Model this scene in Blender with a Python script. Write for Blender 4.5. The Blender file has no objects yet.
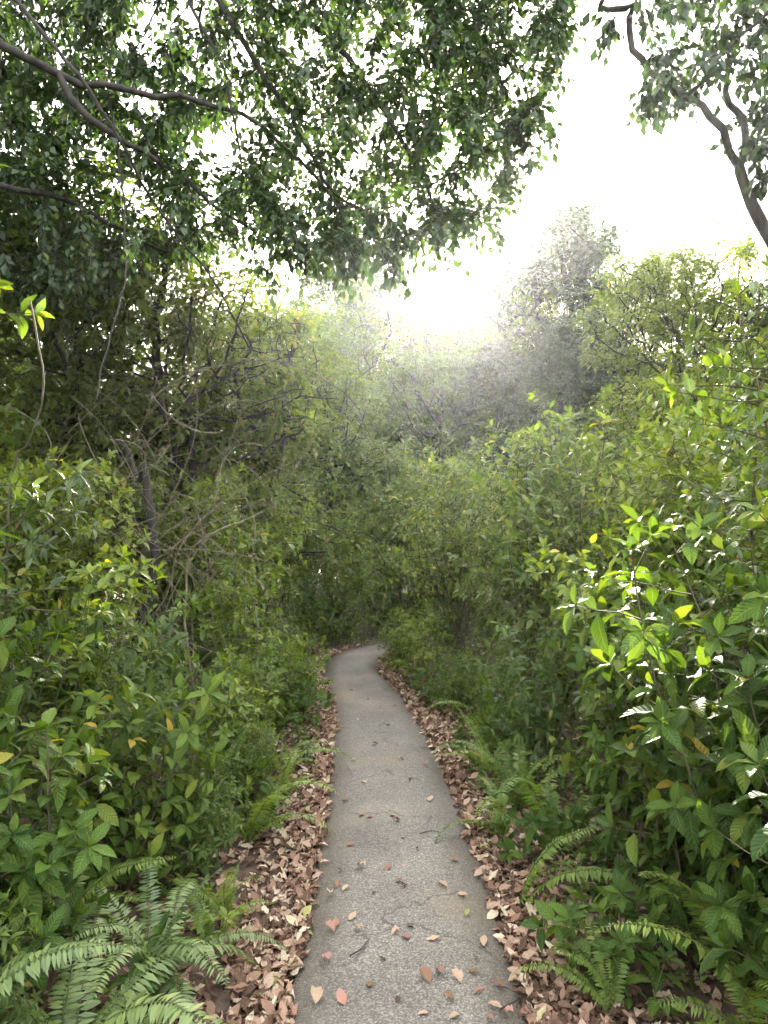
import bpy, math, random
import numpy as np
from mathutils import Vector
R = math.radians
sc = bpy.context.scene
C = sc.collection

# ------------------------------------------------------------------ camera, sky, sun, exposure
F = 700.0; CAMZ = 1.6; PITCH = R(2.7)
cam_d = bpy.data.cameras.new('camera'); cam = bpy.data.objects.new('camera', cam_d); C.objects.link(cam)
cam_d.sensor_fit = 'VERTICAL'; cam_d.sensor_height = 24.0; cam_d.lens = 24.0 * F / 1024.0
cam_d.clip_start = 0.05; cam_d.clip_end = 1500
cam.location = (0, 0, CAMZ); cam.rotation_euler = (R(90) + PITCH, 0, 0)
sc.camera = cam

SUN_EL = R(21.0); SUN_AZ = R(5.8)            # azimuth measured from +Y towards +X
w = bpy.data.worlds.new("World"); sc.world = w; w.use_nodes = True
nt = w.node_tree; bg = nt.nodes['Background']
sky = nt.nodes.new('ShaderNodeTexSky'); sky.sky_type = 'NISHITA'; sky.sun_disc = False
sky.sun_elevation = SUN_EL; sky.sun_rotation = SUN_AZ
sky.air_density = 1.0; sky.dust_density = 5.0; sky.ozone_density = 1.0
# thin bright cloud veil over the sky
tc = nt.nodes.new('ShaderNodeTexCoord'); nz = nt.nodes.new('ShaderNodeTexNoise'); nz.inputs['Scale'].default_value = 1.6
nz.inputs['Detail'].default_value = 3
nt.links.new(tc.outputs['Generated'], nz.inputs['Vector'])
mr = nt.nodes.new('ShaderNodeMapRange'); mr.inputs['To Min'].default_value = .55; mr.inputs['To Max'].default_value = .95
nt.links.new(nz.outputs['Fac'], mr.inputs['Value'])
mx = nt.nodes.new('ShaderNodeMix'); mx.data_type = 'RGBA'
nt.links.new(mr.outputs[0], mx.inputs['Factor']); nt.links.new(sky.outputs[0], mx.inputs['A'])
mx.inputs['B'].default_value = (4.1, 4.1, 4.15, 1)
nt.links.new(mx.outputs['Result'], bg.inputs['Color'])
bg.inputs['Strength'].default_value = 0.12
sc.world.cycles.sampling_method = 'MANUAL'; sc.world.cycles.sample_map_resolution = 512

sd = bpy.data.lights.new('sun', 'SUN'); sd.energy = 5.0; sd.angle = R(0.6); sd.color = (1.0, .93, .80)
sun = bpy.data.objects.new('sun', sd); C.objects.link(sun)
sv = Vector((math.sin(SUN_AZ) * math.cos(SUN_EL), math.cos(SUN_AZ) * math.cos(SUN_EL), math.sin(SUN_EL)))
sun.rotation_euler = sv.to_track_quat('Z', 'Y').to_euler(); sun.location = sv * 60

sc.view_settings.view_transform = 'Standard'; sc.view_settings.look = 'None'
sc.view_settings.exposure = 3.65; sc.view_settings.gamma = 1.0
sc.view_settings.use_curve_mapping = False
cy = sc.cycles
cy.use_denoising = True; cy.denoiser = 'OPENIMAGEDENOISE'
cy.max_bounces = 6; cy.diffuse_bounces = 2; cy.glossy_bounces = 2; cy.transmission_bounces = 4
cy.volume_bounces = 0; cy.transparent_max_bounces = 4
cy.use_adaptive_sampling = True; cy.adaptive_threshold = 0.02
cy.sample_clamp_indirect = 6.0; cy.caustics_reflective = False; cy.caustics_refractive = False

def P(px, py, Y):
    """world point seen at a place in the photograph when it stands Y metres ahead"""
    a = (px - 384) / F; b = (512 - py) / F
    cp, sp = math.cos(PITCH), math.sin(PITCH)
    d = (a, cp - b * sp, sp + b * cp)
    t = Y / d[1]
    return np.array((d[0] * t, Y, CAMZ + d[2] * t))

# ------------------------------------------------------------------ helpers
def tag(o, label=None, cat=None, group=None, kind=None):
    if label: o['label'] = label
    if cat: o['category'] = cat
    if group: o['group'] = group
    if kind: o['kind'] = kind
    return o
def empty(name, label, cat, loc=(0, 0, 0), rz=0, group=None):
    o = bpy.data.objects.new(name, None); o.empty_display_size = .1
    C.objects.link(o); o.location = loc; o.rotation_euler = (0, 0, rz)
    return tag(o, label, cat, group)
def link(name, me, parent=None):
    o = bpy.data.objects.new(name, me); C.objects.link(o)
    if parent: o.parent = parent
    return o
def dup(root, loc, rz=0, s=1, label=None, cat=None, group=None):
    r = root.copy(); C.objects.link(r); r.location = loc; r.rotation_euler = (0, 0, rz)
    r.scale = (s, s, s) if not hasattr(s, '__len__') else s
    for ch in root.children:
        c = ch.copy(); C.objects.link(c); c.parent = r
    if 'group' in r.keys(): del r['group']
    tag(r, label, cat, group)
    return r
def nrm(a):
    a = np.asarray(a, float)
    return a / np.maximum(np.linalg.norm(a, axis=-1, keepdims=True), 1e-9)
def mesh_np(name, verts, quads, uv=None, mats=(), midx=None):
    me = bpy.data.meshes.new(name)
    verts = np.ascontiguousarray(verts, np.float32); quads = np.ascontiguousarray(quads, np.int32)
    me.vertices.add(len(verts)); me.vertices.foreach_set('co', verts.ravel())
    me.loops.add(quads.size); me.loops.foreach_set('vertex_index', quads.ravel())
    me.polygons.add(len(quads))
    me.polygons.foreach_set('loop_start', np.arange(0, quads.size, 4, dtype=np.int32))
    me.polygons.foreach_set('use_smooth', np.ones(len(quads), bool))
    if uv is not None:
        l = me.uv_layers.new(name='UVMap')
        l.data.foreach_set('uv', np.ascontiguousarray(uv[quads.ravel()], np.float32).ravel())
    for m in mats: me.materials.append(m)
    if midx is not None: me.polygons.foreach_set('material_index', np.ascontiguousarray(midx, np.int32))
    me.update(calc_edges=True)
    return me
def join(parts):
    """parts: list of (verts, quads, uv)"""
    vs, qs, us, off = [], [], [], 0
    for v, q, u in parts:
        if len(v) == 0: continue
        vs.append(v); qs.append(q + off); us.append(u); off += len(v)
    return np.concatenate(vs), np.concatenate(qs), np.concatenate(us)

def leaf_t(S=4, width=.36, widest=.42, fold=.18, droop=.18, tip=1.0, wave=0.0, pet=.06):
    """one leaf of length 1 along +Y, lateral X, normal Z: a 3-wide grid folded on the midrib"""
    t = np.linspace(0, 1, S + 1)
    prof = np.sin(np.pi * np.clip(t, 0, 1) ** (math.log(.5) / math.log(widest))) ** tip
    prof = prof * .5 * width; prof[0] = .006; prof[-1] = .004
    v = []; uv = []
    for i, (a, b) in enumerate(zip(t, prof)):
        z = -droop * a * a; wz = wave * math.sin(i * 2.4) * b
        y = pet + a * (1 - pet) * (1 - .25 * droop * a)
        v += [(-b, y, z + fold * b * 2 + wz), (0, y, z), (b, y, z + fold * b * 2 - wz)]
        uv += [(0, a), (.5, a), (1, a)]
    q = []
    for i in range(S):
        k = 3 * i
        q += [(k, k + 1, k + 4, k + 3), (k + 1, k + 2, k + 5, k + 4)]
    return np.array(v), np.array(q), np.array(uv)
def leaf_far(width=.5):
    v = np.array([(0, 0, 0), (width / 2, .45, .07), (0, 1, -.12), (-width / 2, .45, .07)], float)
    return v, np.array([(0, 1, 2, 3)]), np.array([(.5, 0), (1, .45), (.5, 1), (0, .45)])
def place(T, pos, d, up, size):
    v, q, uv = T
    pos = np.asarray(pos, float); n = len(pos)
    if n == 0: return np.zeros((0, 3)), np.zeros((0, 4), int), np.zeros((0, 2))
    y = nrm(d); x = nrm(np.cross(y, up)); z = np.cross(x, y)
    size = np.broadcast_to(np.asarray(size, float), (n,))[:, None, None]
    V = (v[None, :, 0, None] * x[:, None] + v[None, :, 1, None] * y[:, None] + v[None, :, 2, None] * z[:, None]) * size + pos[:, None]
    Q = q[None] + (np.arange(n) * len(v))[:, None, None]
    return V.reshape(-1, 3), Q.reshape(-1, 4), np.tile(uv, (n, 1))
def tube(pts, rad, n=5):
    pts = np.asarray(pts, float); m = len(pts)
    rad = np.broadcast_to(np.asarray(rad, float), (m,))
    t = np.gradient(pts, axis=0); t = nrm(t)
    ref = np.array((0.31, .95, .07)) if abs(t[:, 1]).mean() < .8 else np.array((.95, .1, .3))
    a = nrm(np.cross(t, ref)); b = np.cross(t, a)
    ang = np.linspace(0, 2 * np.pi, n, endpoint=False)
    V = pts[:, None] + rad[:, None, None] * (np.cos(ang)[None, :, None] * a[:, None] + np.sin(ang)[None, :, None] * b[:, None])
    i = np.arange(m - 1)[:, None] * n; j = np.arange(n)[None]; jn = (j + 1) % n
    Q = np.stack([i + j, i + jn, i + n + jn, i + n + j], -1).reshape(-1, 4)
    L = np.concatenate([[0], np.cumsum(np.linalg.norm(np.diff(pts, axis=0), axis=1))])
    U = np.stack(np.broadcast_arrays(ang[None] / (2 * np.pi), L[:, None]), -1).reshape(-1, 2)
    return V.reshape(-1, 3), Q, U
def bez(p0, p1, p2, n):
    t = np.linspace(0, 1, n)[:, None]
    return (1 - t) ** 2 * np.asarray(p0) + 2 * t * (1 - t) * np.asarray(p1) + t * t * np.asarray(p2)
def smooth_poly(pts, step=.2):
    """Catmull-Rom through pts, resampled"""
    p = np.asarray(pts, float); p = np.vstack([2 * p[0] - p[1], p, 2 * p[-1] - p[-2]])
    out = []
    for i in range(1, len(p) - 2):
        n = max(2, int(np.linalg.norm(p[i + 1] - p[i]) / step))
        t = np.linspace(0, 1, n, endpoint=False)[:, None]
        out.append(.5 * ((2 * p[i]) + (-p[i - 1] + p[i + 1]) * t + (2 * p[i - 1] - 5 * p[i] + 4 * p[i + 1] - p[i + 2]) * t ** 2 + (-p[i - 1] + 3 * p[i] - 3 * p[i + 1] + p[i + 2]) * t ** 3))
    return np.vstack(out + [p[-2][None]])

# ------------------------------------------------------------------ materials
def newmat(name):
    m = bpy.data.materials.new(name); m.use_nodes = True
    n = m.node_tree; n.nodes.clear(); out = n.nodes.new('ShaderNodeOutputMaterial')
    return m, n, out
def leaf_mat(name, cols, trans=.38, rough=.42, spec=.5, veins=0.0, tcol=(1.7, 1.75, .45), nveins=9, hue=(.492, .465)):
    """cols: list of (position, rgb) along the per-leaf random value"""
    m, n, out = newmat(name); L = n.links.new
    g = n.nodes.new('ShaderNodeNewGeometry'); cr = n.nodes.new('ShaderNodeValToRGB')
    oi = n.nodes.new('ShaderNodeObjectInfo')
    e = cr.color_ramp.elements
    while len(e) > 1: e.remove(e[-1])
    e[0].position = cols[0][0]; e[0].color = (*cols[0][1], 1)
    for p, c in cols[1:]:
        k = e.new(p); k.color = (*c, 1)
    L(g.outputs['Random Per Island'], cr.inputs[0])
    hs = n.nodes.new('ShaderNodeHueSaturation'); L(cr.outputs[0], hs.inputs['Color'])
    ma = n.nodes.new('ShaderNodeMapRange'); L(oi.outputs['Random'], ma.inputs[0]); ma.inputs['To Min'].default_value = .8; ma.inputs['To Max'].default_value = 1.25
    L(ma.outputs[0], hs.inputs['Value'])
    mh = n.nodes.new('ShaderNodeMapRange'); L(oi.outputs['Random'], mh.inputs[0]); mh.inputs['To Min'].default_value = hue[0]; mh.inputs['To Max'].default_value = hue[1]
    L(mh.outputs[0], hs.inputs['Hue'])
    col = hs.outputs[0]
    bump = None
    if veins:
        uv = n.nodes.new('ShaderNodeUVMap'); sx = n.nodes.new('ShaderNodeSeparateXYZ'); L(uv.outputs[0], sx.inputs[0])
        def M(op, a, b=None):
            q = n.nodes.new('ShaderNodeMath'); q.operation = op
            for i, s in enumerate((a, b)):
                if s is None: continue
                if isinstance(s, (int, float)): q.inputs[i].default_value = s
                else: L(s, q.inputs[i])
            return q.outputs[0]
        ax = M('ABSOLUTE', M('SUBTRACT', sx.outputs['X'], .5))
        ph = M('MULTIPLY', M('SUBTRACT', sx.outputs['Y'], M('MULTIPLY', ax, .42)), nveins * 6.2832)
        rib = M('POWER', M('ABSOLUTE', M('COSINE', M('MULTIPLY', ph, .5))), 6.0)
        mid = M('LESS_THAN', ax, .022)
        v = M('MAXIMUM', rib, mid)
        bp = n.nodes.new('ShaderNodeBump'); bp.inputs['Strength'].default_value = .9 * veins; bp.inputs['Distance'].default_value = .004
        bp.invert = True; L(v, bp.inputs['Height']); bump = bp.outputs[0]
        mc = n.nodes.new('ShaderNodeMix'); mc.data_type = 'RGBA'; L(M('MULTIPLY', mid, .5), mc.inputs['Factor'])
        L(col, mc.inputs['A']); mc.inputs['B'].default_value = (.17, .26, .06, 1); col = mc.outputs['Result']
    p = n.nodes.new('ShaderNodeBsdfPrincipled'); L(col, p.inputs['Base Color'])
    p.inputs['Roughness'].default_value = rough; p.inputs['Specular IOR Level'].default_value = spec
    tr = n.nodes.new('ShaderNodeBsdfTranslucent')
    mu = n.nodes.new('ShaderNodeMix'); mu.data_type = 'RGBA'; mu.blend_type = 'MULTIPLY'; mu.inputs['Factor'].default_value = 1
    L(col, mu.inputs['A']); mu.inputs['B'].default_value = (*tcol, 1); L(mu.outputs['Result'], tr.inputs['Color'])
    if bump: L(bump, p.inputs['Normal'])
    mi = n.nodes.new('ShaderNodeMixShader'); mi.inputs[0].default_value = trans
    L(p.outputs[0], mi.inputs[1]); L(tr.outputs[0], mi.inputs[2]); L(mi.outputs[0], out.inputs[0])
    return m
def bark_mat(name, c1, c2, scale=14, bump=.6):
    m, n, out = newmat(name); L = n.links.new
    tcn = n.nodes.new('ShaderNodeTexCoord'); no = n.nodes.new('ShaderNodeTexNoise'); no.inputs['Scale'].default_value = scale
    mp = n.nodes.new('ShaderNodeMapping'); mp.inputs['Scale'].default_value = (1, 1, .3)
    L(tcn.outputs['Object'], mp.inputs[0]); L(mp.outputs[0], no.inputs['Vector']); no.inputs['Detail'].default_value = 6
    cr = n.nodes.new('ShaderNodeValToRGB'); cr.color_ramp.elements[0].position = .35; cr.color_ramp.elements[1].position = .7
    cr.color_ramp.elements[0].color = (*c1, 1); cr.color_ramp.elements[1].color = (*c2, 1); L(no.outputs['Fac'], cr.inputs[0])
    p = n.nodes.new('ShaderNodeBsdfPrincipled'); L(cr.outputs[0], p.inputs['Base Color']); p.inputs['Roughness'].default_value = .9
    bp = n.nodes.new('ShaderNodeBump'); bp.inputs['Strength'].default_value = bump; bp.inputs['Distance'].default_value = .01
    L(no.outputs['Fac'], bp.inputs['Height']); L(bp.outputs[0], p.inputs['Normal']); L(p.outputs[0], out.inputs[0])
    return m

M_GLOSS = leaf_mat('glossy_leaf', [(0, (.030, .078, .012)), (.5, (.050, .120, .016)), (.85, (.085, .170, .022)), (.99, (.13, .20, .03)), (1, (.34, .30, .03))], .32, .52, .3, veins=1.0, tcol=(1.8, 1.6, .5))
M_MID = leaf_mat('satin_leaf', [(0, (.040, .085, .016)), (.5, (.065, .125, .022)), (.85, (.10, .17, .03)), (.992, (.14, .20, .035)), (1, (.42, .36, .04))], .48, .42, .5, veins=.5, nveins=7)
M_DARK = leaf_mat('dark_leaf', [(0, (.025, .055, .012)), (.6, (.042, .085, .018)), (.95, (.07, .12, .025)), (1, (.11, .15, .03))], .32, .36, .5, veins=.4, nveins=6)
M_LIME = leaf_mat('young_and_sunlit_leaf', [(0, (.075, .135, .020)), (.6, (.12, .20, .028)), (.95, (.17, .24, .035)), (.985, (.34, .34, .045)), (1, (.46, .40, .06))], .45, .42, .45, veins=.4, nveins=6)
M_FERN = leaf_mat('fern_leaf', [(0, (.075, .14, .028)), (.6, (.115, .20, .04)), (1, (.17, .25, .05))], .40, .5, .4)
M_FERNB = leaf_mat('blue_fern_leaf', [(0, (.085, .145, .05)), (.6, (.125, .20, .068)), (1, (.17, .24, .075))], .34, .45, .5, tcol=(1.4, 1.6, .7))
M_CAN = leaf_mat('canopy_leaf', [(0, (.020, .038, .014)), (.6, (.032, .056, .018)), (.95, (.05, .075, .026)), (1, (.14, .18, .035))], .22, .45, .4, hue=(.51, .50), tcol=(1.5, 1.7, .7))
M_CANL = leaf_mat('sunlit_canopy_leaf', [(0, (.055, .085, .020)), (.6, (.085, .125, .027)), (.96, (.12, .165, .035)), (1, (.20, .20, .04))], .40, .5, .4, hue=(.512, .485))  # lighter copy of the canopy leaf, sunlight put into its colour
M_OLIVE = leaf_mat('olive_leaf', [(0, (.055, .085, .02)), (.6, (.095, .135, .03)), (.9, (.14, .165, .035)), (1, (.20, .17, .05))], .5, .55, .35, hue=(.508, .482))
M_BARK = bark_mat('bark', (.012, .010, .008), (.05, .042, .032), 22, 1.0)
M_BARKG = bark_mat('grey_bark', (.03, .026, .024), (.095, .085, .078))
M_STEM = bark_mat('woody_stem', (.045, .04, .02), (.13, .105, .06), 30, .3)
M_GSTEM = bark_mat('green_stem', (.05, .075, .02), (.10, .12, .04), 30, .2)
M_DEADW = bark_mat('dry_vine', (.08, .062, .042), (.24, .195, .135), 25, .3)
def litter_mat(name, cols, rough=.75):
    m = leaf_mat(name, cols, .12, rough, .25, veins=.5, tcol=(1.2, .9, .6), nveins=6, hue=(.505, .495))
    return m
M_LIT = litter_mat('dry_leaf', [(0, (.085, .045, .03)), (.18, (.12, .07, .045)), (.4, (.23, .13, .09)), (.62, (.33, .20, .14)), (.82, (.42, .305, .215)), (.97, (.60, .49, .36)), (1, (.30, .28, .08))])

# ------------------------------------------------------------------ path line
PL = smooth_poly([(.10, -6, 0), (.10, 0, 0), (.085, 2.3, 0), (.07, 3.6, 0), (.015, 5.2, 0), (-.14, 7.1, 0), (-.38, 8.7, 0), (-.43, 9.7, 0), (-.22, 10.7, 0), (.5, 11.5, 0), (2.0, 12.2, 0), (5, 13.0, 0), (9, 14, 0)], .12)
HW = .415
def path_dist(x, y):
    x = np.asarray(x, float); y = np.asarray(y, float)
    d = np.full(x.shape, 1e9)
    for a in PL[::2]:
        d = np.minimum(d, np.hypot(x - a[0], y - a[1]))
    return d
def gz(x, y):
    """ground height: flat by the path, gently lumpy and rising away from it"""
    x = np.asarray(x, float); y = np.asarray(y, float)
    d = np.clip(path_dist(x, y) - .5, 0, 30)
    return (.05 * (np.sin(x * 1.3 + 1) * np.cos(y * .9)) + .03 * np.sin(x * 3.1 + y * 2.3)) * np.clip(d, 0, 1) + .03 * np.minimum(d, 6) - .035
# ground sheet
gx = np.concatenate([-np.geomspace(400, 8, 14), np.arange(-7.8, 7.9, .2), np.geomspace(8, 400, 14)])
gy = np.concatenate([-np.geomspace(300, 3, 10), np.arange(-2.8, 16, .2), np.geomspace(16.2, 600, 18)])
X, Y = np.meshgrid(gx, gy); Z = gz(X.ravel(), Y.ravel()).reshape(X.shape)
Vg = np.stack([X, Y, Z], -1).reshape(-1, 3); W_ = len(gx)
ii, jj = np.meshgrid(np.arange(len(gy) - 1), np.arange(W_ - 1), indexing='ij'); k = (ii * W_ + jj).ravel()
m, n, out = newmat('forest_soil'); L = n.links.new
tcn = n.nodes.new('ShaderNodeTexCoord'); no = n.nodes.new('ShaderNodeTexNoise'); no.inputs['Scale'].default_value = 9; no.inputs['Detail'].default_value = 10
L(tcn.outputs['Object'], no.inputs[0]); cr = n.nodes.new('ShaderNodeValToRGB'); cr.color_ramp.elements[0].position = .35; cr.color_ramp.elements[1].position = .68
cr.color_ramp.elements[0].color = (.035, .024, .016, 1); cr.color_ramp.elements[1].color = (.13, .085, .055, 1); L(no.outputs['Fac'], cr.inputs[0])
p = n.nodes.new('ShaderNodeBsdfPrincipled'); p.inputs['Roughness'].default_value = .95; L(cr.outputs[0], p.inputs['Base Color'])
bp = n.nodes.new('ShaderNodeBump'); bp.inputs['Strength'].default_value = .8; bp.inputs['Distance'].default_value = .03; L(no.outputs['Fac'], bp.inputs['Height']); L(bp.outputs[0], p.inputs['Normal']); L(p.outputs[0], out.inputs[0])
M_SOIL = m
tag(link('ground', mesh_np('ground', Vg, np.stack([k, k + 1, k + W_ + 1, k + W_], -1), mats=[M_SOIL])), kind='structure')

# path: asphalt with fine pale aggregate, cracks, faint stains
def path_material():
    m, n, out = newmat('old_asphalt'); L = n.links.new
    tcn = n.nodes.new('ShaderNodeTexCoord'); co = tcn.outputs['Object']
    def M(op, a, b=None, c=None):
        q = n.nodes.new('ShaderNodeMath'); q.operation = op
        for i, s in enumerate((a, b, c)):
            if s is None: continue
            if isinstance(s, (int, float)): q.inputs[i].default_value = s
            else: L(s, q.inputs[i])
        return q.outputs[0]
    vo = n.nodes.new('ShaderNodeTexVoronoi'); vo.inputs['Scale'].default_value = 185; L(co, vo.inputs['Vector'])
    sep = n.nodes.new('ShaderNodeSeparateColor'); L(vo.outputs['Color'], sep.inputs[0])
    cr = n.nodes.new('ShaderNodeValToRGB'); e = cr.color_ramp.elements
    e[0].position = 0; e[0].color = (.072, .065, .053, 1); e[1].position = 1; e[1].color = (.255, .235, .20, 1)
    k = e.new(.45); k.color = (.118, .106, .088, 1); k = e.new(.80); k.color = (.172, .156, .13, 1)
    L(sep.outputs[0], cr.inputs[0])
    big = n.nodes.new('ShaderNodeTexNoise'); big.inputs['Scale'].default_value = 2.2; big.inputs['Detail'].default_value = 6; L(co, big.inputs['Vector'])
    br = n.nodes.new('ShaderNodeMapRange'); br.inputs['From Min'].default_value = .3; br.inputs['From Max'].default_value = .7; br.inputs['To Min'].default_value = .88; br.inputs['To Max'].default_value = 1.38; L(big.outputs[0], br.inputs[0])
    mu = n.nodes.new('ShaderNodeMix'); mu.data_type = 'RGBA'; mu.blend_type = 'MULTIPLY'; mu.inputs['Factor'].default_value = 1
    L(cr.outputs[0], mu.inputs['A']); L(br.outputs[0], mu.inputs['B'])
    # pale worn patches
    st = n.nodes.new('ShaderNodeTexNoise'); st.inputs['Scale'].default_value = .9; st.inputs['Detail'].default_value = 5; L(co, st.inputs['Vector'])
    sf = n.nodes.new('ShaderNodeMapRange'); sf.inputs['From Min'].default_value = .52; sf.inputs['From Max'].default_value = .70; sf.inputs['To Max'].default_value = .55; L(st.outputs[0], sf.inputs[0])
    m2 = n.nodes.new('ShaderNodeMix'); m2.data_type = 'RGBA'; L(sf.outputs[0], m2.inputs['Factor']); L(mu.outputs['Result'], m2.inputs['A']); m2.inputs['B'].default_value = (.27, .20, .135, 1)
    # cracks
    wn = n.nodes.new('ShaderNodeTexNoise'); wn.inputs['Scale'].default_value = 3.5; wn.inputs['Detail'].default_value = 7; L(co, wn.inputs['Vector'])
    va = n.nodes.new('ShaderNodeMix'); va.data_type = 'VECTOR'; va.inputs['Factor'].default_value = .30; L(co, va.inputs['A']); L(wn.outputs['Color'], va.inputs['B'])
    vc = n.nodes.new('ShaderNodeTexVoronoi'); vc.feature = 'DISTANCE_TO_EDGE'; vc.inputs['Scale'].default_value = 1.35; L(va.outputs['Result'], vc.inputs['Vector'])
    ck = M('LESS_THAN', vc.outputs[0], .005)
    gate = M('GREATER_THAN', big.outputs[0], .47); ck = M('MULTIPLY', ck, gate)
    m3 = n.nodes.new('ShaderNodeMix'); m3.data_type = 'RGBA'; L(M('MULTIPLY', ck, .5), m3.inputs['Factor']); L(m2.outputs['Result'], m3.inputs['A']); m3.inputs['B'].default_value = (.03, .025, .02, 1)
    # damp mossy edges by distance from the line (uv x)
    uv = n.nodes.new('ShaderNodeUVMap'); sx = n.nodes.new('ShaderNodeSeparateXYZ'); L(uv.outputs[0], sx.inputs[0])
    ed = n.nodes.new('ShaderNodeMapRange'); ed.inputs['From Min'].default_value = .25; ed.inputs['From Max'].default_value = .52; ed.inputs['To Max'].default_value = .7
    L(M('ADD', M('ABSOLUTE', M('SUBTRACT', sx.outputs['X'], .5)), M('MULTIPLY', M('SUBTRACT', big.outputs[0], .5), .35)), ed.inputs[0])
    m4 = n.nodes.new('ShaderNodeMix'); m4.data_type = 'RGBA'; L(ed.outputs[0], m4.inputs['Factor']); L(m3.outputs['Result'], m4.inputs['A']); m4.inputs['B'].default_value = (.085, .07, .048, 1)
    p = n.nodes.new('ShaderNodeBsdfPrincipled'); L(m4.outputs['Result'], p.inputs['Base Color']); p.inputs['Roughness'].default_value = .78; p.inputs['Specular IOR Level'].default_value = .35
    b1 = n.nodes.new('ShaderNodeBump'); b1.inputs['Strength'].default_value = .8; b1.inputs['Distance'].default_value = .004
    L(M('SUBTRACT', M('SUBTRACT', 1.0, vo.outputs['Distance']), M('MULTIPLY', ck, 2.0)), b1.inputs['Height'])
    L(b1.outputs[0], p.inputs['Normal']); L(p.outputs[0], out.inputs[0])
    return m
rng = np.random.default_rng(5)
tt = nrm(np.gradient(PL, axis=0)); side = np.stack([tt[:, 1], -tt[:, 0], np.zeros(len(PL))], -1)
rows = []; uvr = []
nA = len(PL); jl = np.convolve(rng.normal(0, .035, nA + 4), [.25, .5, .25], 'same')[2:-2]; jr = np.convolve(rng.normal(0, .035, nA + 4), [.25, .5, .25], 'same')[2:-2]
cols_ = [-1.06, -1, -.5, 0, .5, 1, 1.06]; zz = [-.06, .0, .012, .016, .012, .0, -.06]
for c, z in zip(cols_, zz):
    hw = HW * (1 - .24 * np.clip((PL[:, 1] - 7.2) / 2, 0, 1)) + (jl if c < -.9 else jr if c > .9 else 0)
    q = PL + side * (c * hw)[:, None] if np.ndim(hw) else PL + side * c * hw
    q = q.copy(); q[:, 2] = z; rows.append(q)
    uvr.append(np.stack([np.full(nA, .5 + c * .5), np.arange(nA) * .12], -1))
Vp = np.stack(rows, 1).reshape(-1, 3); Up = np.stack(uvr, 1).reshape(-1, 2); nc = len(cols_)
ii, jj = np.meshgrid(np.arange(nA - 1), np.arange(nc - 1), indexing='ij'); k = (ii * nc + jj).ravel()
tag(link('path', mesh_np('path', Vp, np.stack([k, k + 1, k + nc + 1, k + nc], -1), Up, [path_material()])), kind='structure')

# ------------------------------------------------------------------ tree growing (space colonisation)
def grow(P0, par, attr, step, di, dk, iters, rng, grav=0.0):
    pos = [np.array(p, float) for p in P0]; par = list(par)
    A = np.asarray(attr, float); alive = np.ones(len(A), bool)
    dist = np.full(len(A), 1e9); near = np.zeros(len(A), int)
    new = list(range(len(pos)))
    for it in range(iters):
        N = np.array([pos[i] for i in new]); idx = np.where(alive)[0]
        for c in range(0, len(N), 64):
            D = np.linalg.norm(A[idx][:, None] - N[None, c:c + 64], axis=2); mn = D.argmin(1); mv = D[np.arange(len(idx)), mn]
            b = mv < dist[idx]; dist[idx[b]] = mv[b]; near[idx[b]] = np.array(new)[c:c + 64][mn[b]]
        alive &= dist > dk
        idx = np.where(alive & (dist < di))[0]
        if len(idx) == 0:
            if not alive.any(): break
            di *= 1.5
            if di > 12: break
            new = new[-1:]; continue
        un, inv = np.unique(near[idx], return_inverse=True)
        npos = np.array([pos[u] for u in un]); d = np.zeros((len(un), 3))
        np.add.at(d, inv, nrm(A[idx] - npos[inv]))
        d = nrm(nrm(d) + rng.normal(0, .16, d.shape) + np.array((0, 0, -grav)))
        new = []
        for u, q, dd in zip(un, npos, d):
            pos.append(q + dd * step); par.append(int(u)); new.append(len(pos) - 1)
        if len(pos) > 9000: break
    return np.array(pos), np.array(par)
def radii(par, tip, expo, n0radii=None):
    n = len(par); acc = np.zeros(n); nch = np.zeros(n, int)
    for i in range(n - 1, -1, -1):
        if nch[i] == 0: acc[i] = tip ** expo
        if par[i] >= 0: acc[par[i]] += acc[i]; nch[par[i]] += 1
    return acc ** (1 / expo)
def skeleton_mesh(pos, par, r, sides=5, rmin=0):
    n = len(pos); main = [-1] * n; kids = [[] for _ in range(n)]
    for i in range(n):
        if par[i] >= 0: kids[par[i]].append(i)
    for i in range(n):
        if kids[i]: main[i] = max(kids[i], key=lambda c: r[c])
    starts = [(-1, i) for i in range(n) if par[i] < 0] + [(par[i], i) for i in range(n) if par[i] >= 0 and main[par[i]] != i]
    out = []
    for a, b in starts:
        ch = [a] if a >= 0 else []
        c = b
        while c >= 0: ch.append(c); c = main[c]
        if len(ch) < 2: continue
        rr = r[ch].copy()
        if a >= 0: rr[0] = rr[1]
        if rr[0] < rmin: continue
        out.append(tube(pos[ch], rr, sides if rr[0] > .012 else 3))
    return join(out)
def tree_leaves(pos, par, r, T, size, per, rthr, rng, droop=.3, spread=.12, sizevar=.25):
    idx = np.where((r < rthr) & (par >= 0))[0]
    idx = np.repeat(idx, per); n = len(idx)
    pp = pos[par[idx]]; t = rng.random((n, 1)); base = pp + (pos[idx] - pp) * t + rng.normal(0, spread, (n, 3))
    d = nrm(nrm(pos[idx] - pp) * .6 + rng.normal(0, .8, (n, 3)) + np.array((0, 0, -droop)))
    up = nrm(rng.normal(0, .55, (n, 3)) + np.array((0, 0, 1)))
    return place(T, base, d, up, size * (1 + rng.uniform(-sizevar, sizevar, n)))
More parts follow.
